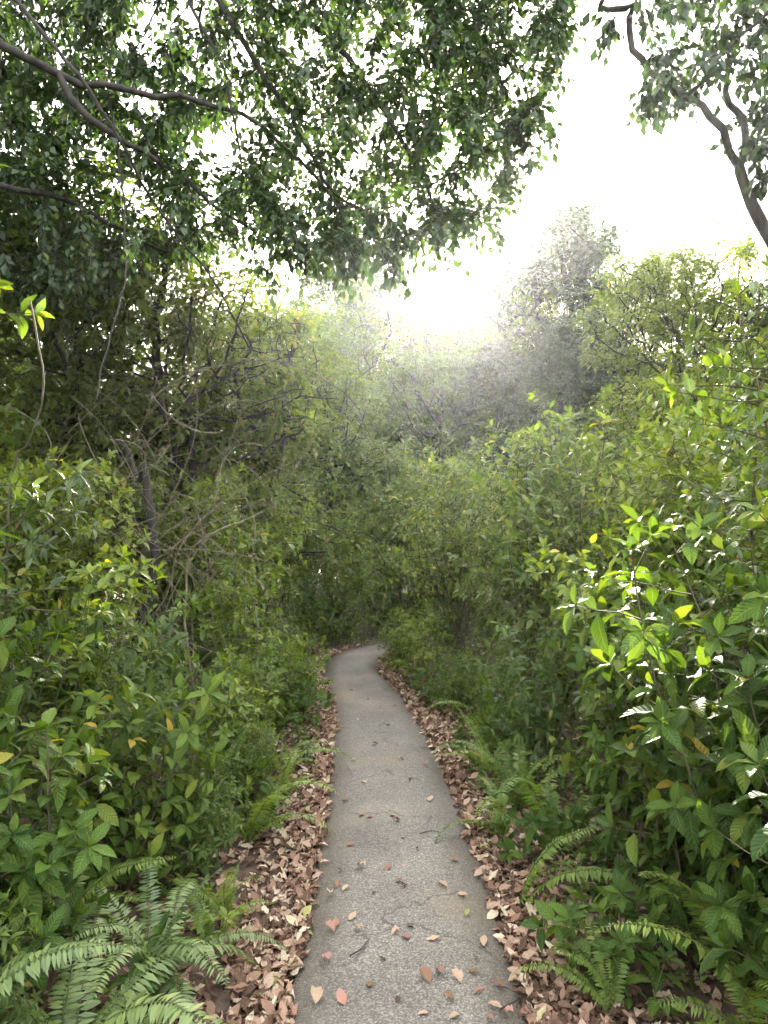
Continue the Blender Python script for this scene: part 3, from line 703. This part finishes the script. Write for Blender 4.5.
for x, y, q in ((-4.6, -3.5, .8), (4.6, -4.5, .8), (-5.2, .8, .75), (5.5, 3.2, .75), (-8, -1.5, .9), (8, -1.0, .9), (-5.5, -12, 1.0), (5.5, -13, 1.0)):  # unseen trees, added to cut the sky fill from behind and beside
    dup(rl.choice([fine, dense, wide]), gpt(x, y), rl.uniform(0, 6.28), q, 'unseen woodland tree added around the viewpoint to hold back frontal light', 'tree', 'unseen woods added around the viewpoint')
for k_ in range(26):
    x = -16 + k_ * 1.28 + rl.uniform(-.4, .4); y = 18.5 + rl.uniform(-1.5, 4)
    dup(rl.choice([dense, oliv]), gpt(x, y), rl.uniform(0, 6.28), rl.uniform(.6, .8), 'low hazy tree filling the understory beyond the bend', 'tree', 'low trees beyond the bend')

for x, y, s_, src in ((1.2, 33, 1.88, lace), (3.6, 36, 1.92, lace), (-.6, 31, 1.85, lace), (5.6, 34, 1.85, wide), (-3.4, 30, 1.62, wide), (2.2, 29, 1.45, wide), (-2.2, 27, 1.5, lace), (-2.0, 34, 1.9, fine), (.4, 26, 1.2, dense), (3.4, 27, 1.35, wide), (3.2, 20, .84, fine), (5.0, 25.5, 1.32, dense), (9.3, 27.5, 1.5, lace)):
    dup(src, gpt(x, y), x * 2, s_, ('broad pale tree' if src is wide else 'lacy tree' if src is lace else 'slim crowned tree' if src is fine else 'dense crowned tree') + (' far away left of the sun' if x / y < .06 else ' far away right of the sun'), 'tree', ('broad' if src is wide else 'lacy' if src is lace else 'slim' if src is fine else 'dense') + (' far trees left of the sun' if x / y < .06 else ' far trees right of the sun'))

# slim bare trunks
def pole(name, lab, pts, r0, r1, mat, cat='sapling', group=None):
    pl = smooth_poly(pts, .15); rg = np.random.default_rng(len(lab)); pl[1:] += rg.normal(0, .012, pl[1:].shape)
    o = link(name, mesh_np(name, *tube(pl, np.linspace(r0, r1, len(pl)), 7), [mat])); return tag(o, lab, cat, group)
pole('bare_trunk', 'thick dark trunk standing in the dry vine tangle on the left', [(-2.15, 6.0, -.1), (-2.12, 6.05, .8), (-2.0, 6.1, 1.5), (-2.15, 6.2, 2.3), (-2.2, 6.3, 2.2), (-2.5, 6.6, 2.6)], .06, .02, M_BARK, 'trunk')
# arching vines
def vine(lab, pts, r0, mat=M_DEADW, group=None):
    pl = smooth_poly(pts, .1); rg = np.random.default_rng(len(lab) + 3); w_ = np.cumsum(rg.normal(0, .008, pl.shape), 0); pl += w_ - np.linspace(0, 1, len(pl))[:, None] * w_[-1]
    tag(link('vine', mesh_np('vine', *tube(pl, np.linspace(r0, r0 * .5, len(pl)), 5), [mat])), lab, 'vine', group)
vine('long thin vine arching over the left thicket towards the bend', [P(150, 400, 6.3), P(170, 384, 6.4), P(205, 366, 6.6), P(260, 360, 7), P(310, 372, 7.4), P(350, 400, 7.8), P(372, 440, 8)], .010, M_STEM)
vine('pale curved vine hooking down through the dry tangle', [(-1.6, 5.9, .0), P(185, 585, 5.8), P(192, 550, 5.7), P(215, 535, 5.7), P(240, 525, 5.7), P(262, 512, 5.9)], .014)
vine('hanging vine dropping from the big limb across the left canopy', [P(110, 90, 5.2), P(122, 160, 5.2), P(128, 250, 5.1), P(110, 330, 5), P(96, 400, 4.9)], .010, M_BARK)
vine('slanting liana running down right in the upper left foliage', [P(10, -10, 4.4), P(60, 50, 4.5), P(120, 140, 4.7), P(150, 200, 5), P(210, 280, 5.4), P(250, 350, 5.8)], .014, M_BARK)
vine('liana rising through the leaves at the left frame edge', [(-2.0, 3.6, .0), P(0, 490, 3.6), P(22, 440, 3.5), P(40, 380, 3.4), P(30, 300, 3.4)], .009, M_STEM)

# dry tangle at the left
rng = np.random.default_rng(77); tb = []
for k_ in range(150):
    c = np.array((-1.85 + rng.normal(0, .42), 6.0 + rng.normal(0, .5), rng.uniform(.2, 2.7)))
    a = rng.uniform(0, 6.28); d_ = np.array((math.cos(a), math.sin(a) * .6, rng.normal(0, .9))); d_ = nrm(d_) * rng.uniform(.25, .8)
    m_ = c + rng.normal(0, .22, 3); tb.append(tube(bez(c - d_, m_ + (0, 0, .15), c + d_, 9), rng.uniform(.0015, .0045), 3))
tag(link('vine_tangle', mesh_np('vine_tangle', *join(tb), [M_DEADW])), 'dense tangle of dry greyish vines round the dark trunk on the left', 'vines')

# ------------------------------------------------------------------ shrub kinds
g0 = dict
WC = [make_shrub('glossy_shrub', f'w{i}', 'shrub', M_GLOSS, M_STEM, seed=100 + i, n_stems=n_, H=h_, spread=sp, LT=LT_BIG, leaf=.155, inter=.085, side_p=.75, side_len=.34, start=.15, droopy=.28, stem_r=.007)
      for i, (n_, h_, sp) in enumerate([(8, 1.5, .38), (9, 1.15, .5), (7, 1.8, .3)])]
LG = [make_shrub('long_leaf_shrub', f'l{i}', 'shrub', M_MID, M_GSTEM, seed=140 + i, n_stems=n_, H=h_, spread=sp, LT=LT_LONG, leaf=.12, inter=.06, side_p=.7, side_len=.3, start=.15, droopy=.2, stem_r=.005)
      for i, (n_, h_, sp) in enumerate([(9, 1.4, .4), (8, 1.0, .55)])]
DK = [make_shrub('dark_leaf_sapling', f'd{i}', 'sapling', M_DARK, M_STEM, seed=160 + i, n_stems=n_, H=h_, spread=sp, LT=LT_LONG, leaf=.15, inter=.085, side_p=.95, side_len=.6, start=.3, droopy=.5, stem_r=.011)
      for i, (n_, h_, sp) in enumerate([(4, 3.0, .16), (5, 2.4, .25)])]
SM = [make_shrub('small_leaf_shrub', f's{i}', 'shrub', M_MID, M_GSTEM, seed=180 + i, n_stems=n_, H=h_, spread=sp, LT=LT_MID, leaf=.06, inter=.04, side_p=.8, side_len=.3, start=.1, droopy=.1, stem_r=.004)
      for i, (n_, h_, sp) in enumerate([(13, 1.1, .55), (12, .75, .8)])]
TH = [make_shrub('thicket_shrub', f't{i}', 'shrub', M_MID, M_STEM, seed=200 + i, n_stems=n_, H=h_, spread=sp, LT=LT_MID, leaf=.12, inter=.085, side_p=.9, side_len=.75, start=.36, bare=.28, droopy=.15, stem_r=.010)
      for i, (n_, h_, sp) in enumerate([(13, 2.9, .22), (11, 2.3, .32)])]
TL = [make_shrub('thicket_shrub', f'tl{i}', 'shrub', M_LIME, M_STEM, seed=260 + i, n_stems=n_, H=h_, spread=sp, LT=LT_MID, leaf=.125, inter=.08, side_p=.9, side_len=.7, start=.45, bare=.35, droopy=.15, stem_r=.010)  # lime copy of the thicket shrub, sunlit look put into the leaf colour
      for i, (n_, h_, sp) in enumerate([(13, 2.9, .2)])]
LI = [make_shrub('young_sapling', f'y{i}', 'sapling', M_LIME, M_GSTEM, seed=220 + i, n_stems=n_, H=h_, spread=sp, LT=LT_MID, leaf=.095, inter=.07, side_p=.7, side_len=.35, start=.3, droopy=.15, stem_r=.005)
      for i, (n_, h_, sp) in enumerate([(5, 1.5, .3), (7, .9, .6)])]
SD = [make_shrub('seedling', f'e{i}', 'seedling', mt, M_GSTEM, seed=240 + i, n_stems=n_, H=h_, spread=sp, LT=LT_MID, leaf=lf_, inter=.05, side_p=.3, side_len=.12, start=.2, droopy=.1, stem_r=.003)
      for i, (n_, h_, sp, lf_, mt) in enumerate([(4, .30, .6, .075, M_MID), (5, .22, .9, .055, M_LIME), (3, .38, .4, .10, M_GLOSS)])]
used = set()
def put(src, x, y, rz, s, label, cat='shrub', group=None):
    """first use moves the prototype itself, later uses copy it"""
    if src.name in used: return dup(src, gpt(x, y), rz, s, label, cat, group)
    used.add(src.name); src.location = gpt(x, y); src.rotation_euler = (0, 0, rz); src.scale = (s, s, s) if not hasattr(s, '__len__') else s
    return tag(src, label, cat, group)

rows_ = [
 # right side, near to far
 (WC[0], 1.33, 2.0, .3, 1.0, 'glossy big leaved shrub nearest the camera at the right frame edge', 'shrub'),
 (WC[2], 1.45, 2.55, 1.2, 1.0, 'tall glossy shrub with deeply veined leaves at mid height of the right edge', 'shrub'),
 (WC[1], 1.25, 2.8, 2.2, .9, 'low glossy shrub hanging over the brown leaves at lower right', 'shrub'),
 (WC[0], 1.85, 3.0, 3.3, 1.12, 'glossy shrub tucked behind the nearest right shrub', 'shrub'),
 (WC[2], 1.22, 3.55, 4.1, .86, 'veined shrub leaning to the path behind the arching right fern', 'shrub'),
 (WC[1], 1.65, 3.9, 5.2, 1.15, 'broad glossy shrub in the middle of the right thicket', 'shrub'),
 (DK[0], 2.05, 3.5, .4, .93, 'dark sapling with drooping leaves high at the right edge', 'sapling'),
 (DK[1], 2.5, 4.2, 2.4, 1.15, 'dark leaved sapling behind the high right edge foliage', 'sapling'),
 (LI[0], 1.45, 4.6, .9, 1.12, 'lime green sapling with sunlit tips in the right thicket', 'sapling'),
 (LG[0], 1.05, 4.75, 1.7, .85, 'narrow leaved shrub on the right, beside the upright fern', 'shrub'),
 (WC[0], 1.8, 5.1, 2.9, 1.2, 'dark glossy shrub filling the right thicket at mid distance', 'shrub'),
 (TL[0], 2.4, 5.6, .7, .92, 'tall leafy thicket shrub on the right, upper leaves in full sun', 'shrub'),
 (TL[0], 1.55, 7.5, .3, .98, 'tallest thicket shrub right of the path with many bare dark stems', 'shrub'),
 (TH[0], 2.3, 8.0, 2.1, 1.06, 'bushy tall shrub right behind the dark stemmed thicket', 'shrub'),
 (TH[1], 1.35, 6.5, 4.2, .95, 'leaning thicket shrub above the dark hollow right of the path', 'shrub'),
 (TL[0], 1.0, 9.2, 3.3, .95, 'leafy shrub with bright top where the path bends out of sight', 'shrub'),
 (LI[1], .36, 8.1, .5, .95, 'small bright bush inside the path bend on the right', 'shrub'),
 (LI[1], .55, 8.9, 2.5, 1.05, 'bright narrow leaved bush behind the small bend bush', 'shrub'),
 (SM[0], .22, 9.4, 2.5, .7, 'small fine leaved bush at the inner tip of the bend', 'shrub'),
 (SM[1], .80, 6.9, 1.4, .85, 'low small leaved shrub at the right path edge before the bend', 'shrub'),
 (SM[0], 1.05, 6.0, 3.4, .8, 'small leaved shrub in the shade right of the path middle', 'shrub'),
 (SM[1], .98, 5.35, .4, .7, 'low leafy clump by the right verge behind the pale fern', 'shrub'),
 # left side, near to far
 (WC[1], -1.30, 2.35, .5, .92, 'veined shrub above the big fern at the lower left edge', 'shrub'),
 (WC[0], -1.75, 2.9, 1.6, 1.0, 'bright green big leaved shrub at the left frame edge', 'shrub'),
 (WC[2], -2.1, 3.5, 2.6, .95, 'tall big leaved shrub behind the left edge shrub', 'shrub'),
 (WC[1], -1.22, 3.3, 3.9, .90, 'leafy shrub left of the path with one pale upturned leaf', 'shrub'),
 (LI[0], -1.75, 3.7, 4.2, 1.05, 'lime green sapling rising beside the left frame edge shrubs', 'sapling'),
 (TL[0], -2.7, 4.9, 2.2, .72, 'light green bushy sapling behind the left edge shrubs', 'sapling'),
 (LG[0], -1.55, 3.9, 4.6, .95, 'narrow leaved shrub in the left thicket beside the yellowing sapling', 'shrub'),
 (DK[1], -2.15, 3.3, .2, 1.05, 'dark sapling with hanging leaves at the left frame edge', 'sapling'),
 (DK[0], -2.75, 4.4, 1.4, .95, 'dark drooping sapling behind the left frame edge liana', 'sapling'),
 (LI[0], -1.75, 4.7, 2.3, 1.0, 'sapling with a few yellow leaves before the dry tangle', 'sapling'),
 (LI[0], -.98, 5.7, .6, .92, 'lime sapling with yellow green tips left of the path', 'sapling'),
 (LI[1], -1.0, 4.55, 3.0, .85, 'low lime green plant in the left verge', 'plant'),
 (SM[0], -1.05, 5.0, 1.9, .85, 'fine leaved shrub crowding the left path edge at mid distance', 'shrub'),
 (SM[0], -.98, 6.4, 4.4, .82, 'feathery shrub left of the path before the bend', 'shrub'),
 (SM[1], -.92, 7.2, 2.7, .9, 'low feathery bush leaning on the left path edge', 'shrub'),
 (SM[0], -1.55, 6.9, .9, 1.15, 'fine leaved shrub behind the left feathery bushes', 'shrub'),
 (LG[1], -1.15, 8.1, 1.1, .9, 'narrow leaved bush on the left where the path narrows', 'shrub'),
 (LG[1], -.92, 3.5, 1.9, .55, 'small narrow leaved plant pushing into the left leaf litter', 'plant'),
 (SM[0], -.84, 4.3, 3.2, .55, 'small bushy plant between two ferns on the left verge', 'plant'),
 (LI[1], -.78, 6.7, 2.0, .75, 'lime plant leaning out over the left path edge before the bend', 'plant'),
 (TL[0], -1.75, 6.9, 1.0, .80, 'light green leafy sapling in front of the dry vine tangle', 'sapling'),
 (TL[0], -2.35, 5.6, 3.0, .78, 'bushy light green sapling covering the foot of the dark leaning trunk', 'sapling'),
 (LI[0], -1.35, 6.1, 5.0, 1.25, 'tall lime sapling beside the pale hooked vine', 'sapling'),
 (TL[0], -1.7, 9.6, 4.4, .85, 'sunlit leafy shrub on the outer left of the bend', 'shrub'),
 (LG[1], -1.15, 10.6, 1.0, 1.3, 'leafy bush at the outer edge of the bend', 'shrub'),
 (SM[0], -.85, 11.4, 4.0, 1.5, 'bush on the far side of the bend, left of the path end', 'shrub'),
 (LG[0], -.1, 12.3, 2.0, 1.2, 'upright leafy shrub directly above the visible end of the path', 'shrub'),
 (SM[0], .6, 12.9, 5.1, 1.6, 'broad bush behind the path where it turns right', 'shrub'),
 (SM[0], 1.5, 13.4, 3.6, 1.7, 'broad shaded bush behind the path, right of the tunnel end', 'shrub'),
 (TH[1], -.2, 14.0, 3.3, 1.05, 'leafy shrub in the middle of the tunnel end', 'shrub'),
 (SM[0], 1.0, 10.4, 3.0, 1.0, 'small leaved bush hiding the path where it turns right', 'shrub'),
 (LG[1], 1.6, 10.9, 1.0, 1.3, 'narrow leaved bush behind the bright shrubs right of the bend', 'shrub'),
 (LG[0], -1.22, 2.12, 1.0, .42, 'short broad bladed plant among the ferns in the bottom left corner', 'plant'),
 (SM[1], -1.0, 4.0, 5.1, .75, 'low mid green clump at the left verge behind the spreading fern', 'shrub'),
 (LG[1], -1.9, 5.4, 3.6, 1.0, 'shaded narrow leaved bush in front of the dark trunk', 'shrub'),
 (TH[1], -2.6, 7.6, 1.3, 1.1, 'tall shaded shrub behind the dry vine tangle', 'shrub'),
 (TH[0], -1.95, 8.9, 2.7, .9, 'tall shrub on the left of the bend, half lit', 'shrub'),
 (TH[1], -3.2, 6.0, 4.0, 1.1, 'leafy shrub in shade left of the dry vine tangle', 'shrub'),
 (SM[0], -1.35, 9.9, 1.3, 1.1, 'bush on the outer side of the bend', 'shrub'),
 (SM[0], -.7, 11.9, 2.3, 1.1, 'bush straight ahead beyond the bend', 'shrub'),
 (LG[1], .1, 12.9, 4.3, 1.1, 'bright low bush closing the view above the bend', 'shrub'),
 (TH[1], -.6, 13.2, .3, 1.0, 'shaded tall shrub straight ahead behind the bend', 'shrub'),
 (TH[0], .6, 14.2, 1.8, 1.0, 'tall hazy shrub closing the tunnel above the bend', 'shrub'),
 (TH[0], 1.3, 12.9, 4.0, 1.15, 'tall hazy shrub right of the tunnel end', 'shrub'),
 (TH[0], .2, 17.5, 3.0, 1.4, 'tall faint shrub deep in the haze at the tunnel end', 'shrub'),
 (TH[0], -1.6, 12.0, 5.0, 1.0, 'tall hazy shrub left of the tunnel end', 'shrub'),
]
for a in rows_: put(*a)
# deeper fill: only their tops and shade show
rl = random.Random(31)
for k_, (x, y) in enumerate([(2.1, 2.2), (2.6, 3.1), (3.0, 4.0), (3.2, 5.2), (3.2, 6.8), (3.1, 8.6), (2.9, 10.2), (2.0, 10.6), (4.2, 7.6), (4.6, 10.5), (2.0, 12.6), (3.4, 13.4), (5.2, 12.2), (1.2, 16), (-.4, 16.5), (3.6, 2.4)]):
    put(TH[k_ % 2], x, y, rl.uniform(0, 6.28), rl.uniform(.85, 1.15), f'leafy shrub deep in the thicket right of the path, {("near the camera", "at mid distance", "far back")[(y > 5) + (y > 10)]}', 'shrub', f'shrubs deep in the right thicket {("near the camera", "at mid distance", "far back")[(y > 5) + (y > 10)]}')
for k_, (x, y) in enumerate([(-2.5, 2.4), (-2.9, 3.2), (-3.4, 4.9), (-3.9, 6.6), (-3.5, 8.0), (-2.9, 9.6), (-4.4, 9.8), (-3.0, 11.4), (-2.3, 13.6), (-4.0, 13.0), (-1.8, 15.6), (-5.5, 8.6)]):
    put(TH[k_ % 2], x, y, rl.uniform(0, 6.28), rl.uniform(.8, 1.1), f'leafy shrub deep in the thicket left of the path, {("near the camera", "at mid distance", "far back")[(y > 5) + (y > 10)]}', 'shrub', f'shrubs deep in the left thicket {("near the camera", "at mid distance", "far back")[(y > 5) + (y > 10)]}')

for k_, (x, y) in enumerate([(.3, 15.2), (1.1, 15.6), (-.5, 17.6), (.4, 19.5), (1.4, 18.2), (2.2, 16.4), (-1.4, 16.8), (1.0, 22.0), (-.4, 21.5), (2.0, 20.5)]):
    put(TH[k_ % 2], x, y, rl.uniform(0, 6.28), rl.uniform(1.1, 1.5), 'faint shrub far off in the haze at the tunnel end', 'shrub', 'shrubs far off at the tunnel end')
# ferns
make_fern(gpt(-.95, 2.15), 17, .82, 'large bluish fern with broad fronds at the bottom left corner', 1, 'b')
make_fern(gpt(-.84, 2.62), 10, .72, 'bluish fern arching over the dry leaves at lower left', 2, 'b')
make_fern(gpt(-1.28, 2.0), 13, .85, 'bluish fern cut by the left frame edge', 3, 'b')
make_fern(gpt(-1.30, 2.9), 9, .8, 'green fern among the shrub stems on the left', 4)
make_fern(gpt(-.74, 3.85), 9, .72, 'fern spreading feathery fronds towards the path on the left', 5, az=0, spread=3.6)
make_fern(gpt(-.68, 3.1), 6, .5, 'small upright yellow green fern in the left leaf litter', 6)
make_fern(gpt(.60, 3.2), 3, .85, 'fern with one long yellow green frond arching over the right litter', 7, az=-.2, spread=1.0)
make_fern(gpt(.80, 4.35), 11, .85, 'upright bright fern on the right path edge', 8, az=2.8, spread=5.6)
make_fern(gpt(.90, 3.75), 9, .85, 'dark green fern under the right shrubs', 9)
make_fern(gpt(.80, 2.5), 6, .55, 'small pale fern in the litter at the bottom right', 10, az=2.2, spread=3)
make_fern(gpt(1.18, 2.2), 9, .8, 'fern spreading under the glossy shrubs at the bottom right corner', 51)
make_fern(gpt(.66, 3.95), 6, .6, 'small arching fern reaching over the right litter strip', 52, az=3.0, spread=3.4)
make_fern(gpt(-.66, 4.5), 6, .55, 'small light green fern leaning over the left litter strip', 54, az=.2, spread=3.4)
make_fern(gpt(-.70, 2.9), 7, .5, 'low fern between the big bluish fern and the small upright one', 55)
make_fern(gpt(.74, 5.0), 8, .7, 'light green fern at the right path edge behind the upright bright fern', 53)
make_fern(gpt(1.25, 2.55), 8, .9, 'fern climbing through the glossy shrub at lower right', 11)
make_fern(gpt(-.78, 5.0), 8, .7, 'fern leaning out at the left path edge at mid distance', 12)
make_fern(gpt(.82, 5.6), 8, .8, 'fern in the shade under the right thicket', 13)
make_fern(gpt(.62, 7.35), 5, .55, 'narrow upright fern beside the small bend bush', 14)
for k_, (x, y) in enumerate([(-.95, 6.0), (-.9, 7.9), (-1.25, 6.3), (-1.15, 4.2), (-1.5, 3.4)]): make_fern(gpt(x, y), 7, .62, 'fern half hidden in the left undergrowth', 30 + k_, group='ferns in the left undergrowth')
for k_, (x, y) in enumerate([(1.3, 4.6), (.9, 6.4), (1.45, 3.1), (1.0, 8.4)]): make_fern(gpt(x, y), 7, .66, 'fern half hidden in the right undergrowth', 40 + k_, group='ferns in the right undergrowth')

# seedlings along the verges
rl = random.Random(9)
for sd_, nm in ((-1, 'left'), (1, 'right')):
    for k_ in range(30):
        y = 2.1 + 8.2 * (k_ + rl.random()) / 30; i = int(np.searchsorted(PL[:, 1], y)); off = HW + (.33 if y < 5 else .18) + rl.random() ** 1.3 * .4
        kd_ = rl.randrange(3); sk_ = ('slim mid green', 'low lime green', 'dark glossy')[kd_]; wh_ = 'close to the camera' if y < 4 else 'at mid distance' if y < 7 else 'near the bend'
        put(SD[kd_], PL[i, 0] + sd_ * off, y, rl.uniform(0, 6.28), rl.uniform(.7, 1.25), f'{sk_} seedling at the {nm} path edge, {wh_}', 'seedling', f'{sk_} seedlings at the {nm} path edge, {wh_}')
for k_, (x, y) in enumerate([(.74, 2.75), (.86, 3.35), (.70, 3.75), (.66, 4.6)]):
    put(SD[k_ % 3], x, y, k_ * 1.3, 1.2, ['low leafy plant at the foot of the long right frond', 'bushy green seedling beside the long right frond', 'pale green seedling cluster left of the upright fern', 'leafy seedling beside the pale fern at the right verge'][k_], 'seedling')

# undergrowth carpet below the shrubs
rng = np.random.default_rng(55)
def carpet(n, size, T, lo, hi, y0, y1, zmax):
    y = y0 + (y1 - y0) * rng.random(n) ** 1.2; i = np.clip(np.searchsorted(PL[:, 1], y), 0, nA - 1); s = rng.choice([-1, 1], n)
    x = PL[i, 0] + s * (lo + (hi - lo) * rng.random(n)); ok = path_dist(x, y) > lo * .95; x, y = x[ok], y[ok]; n = len(x)
    # clumps
    d_ = np.clip(path_dist(x, y) - lo, 0, 1); z = gz(x, y) + rng.random(n) ** 1.5 * zmax * (.25 + d_)
    a = rng.uniform(0, 6.28, n)
    return place(T, np.stack([x, y, z], -1), np.stack([np.cos(a), np.sin(a), rng.normal(.1, .4, n)], -1), np.stack([rng.normal(0, .4, n), rng.normal(0, .4, n), np.ones(n)], -1), size * rng.uniform(.6, 1.3, n))
tag(link('undergrowth', mesh_np('undergrowth', *join([carpet(9000, .065, LT_SM, .85, 3.2, 1.2, 9, .45), carpet(9000, .07, LT_SM, .65, 3.5, 7, 15, .6)]), [M_MID])), 'low mixed green ground cover under the shrubs on both sides', 'ground cover', kind='stuff')

# ------------------------------------------------------------------ haze volume, added for the veiling glare round the sun
m, n, out = newmat('glare_haze'); vp = n.nodes.new('ShaderNodeVolumePrincipled')
vp.inputs['Color'].default_value = (.93, .95, 1, 1); vp.inputs['Density'].default_value = .0004; vp.inputs['Anisotropy'].default_value = .78
n.links.new(vp.outputs[0], out.inputs['Volume'])
b = 700.0; y0, y1, x0 = -320.0, 640.0, 420.0; zb, zt = -3.0, 16.0
hv = np.array([(-x0, y0, zb), (x0, y0, zb), (x0, y1, zb), (-x0, y1, zb), (-x0, y0, zt), (x0, y0, zt), (x0, y1, zt), (-x0, y1, zt)])
hq = np.array([(0, 3, 2, 1), (4, 5, 6, 7), (0, 1, 5, 4), (1, 2, 6, 5), (2, 3, 7, 6), (3, 0, 4, 7)])
me = mesh_np('haze', hv, hq, mats=[m]); me.polygons.foreach_set('use_smooth', np.zeros(6, bool))
tag(link('haze', me), 'thin bright haze added over the path to stand in for lens glare', 'haze', kind='stuff')
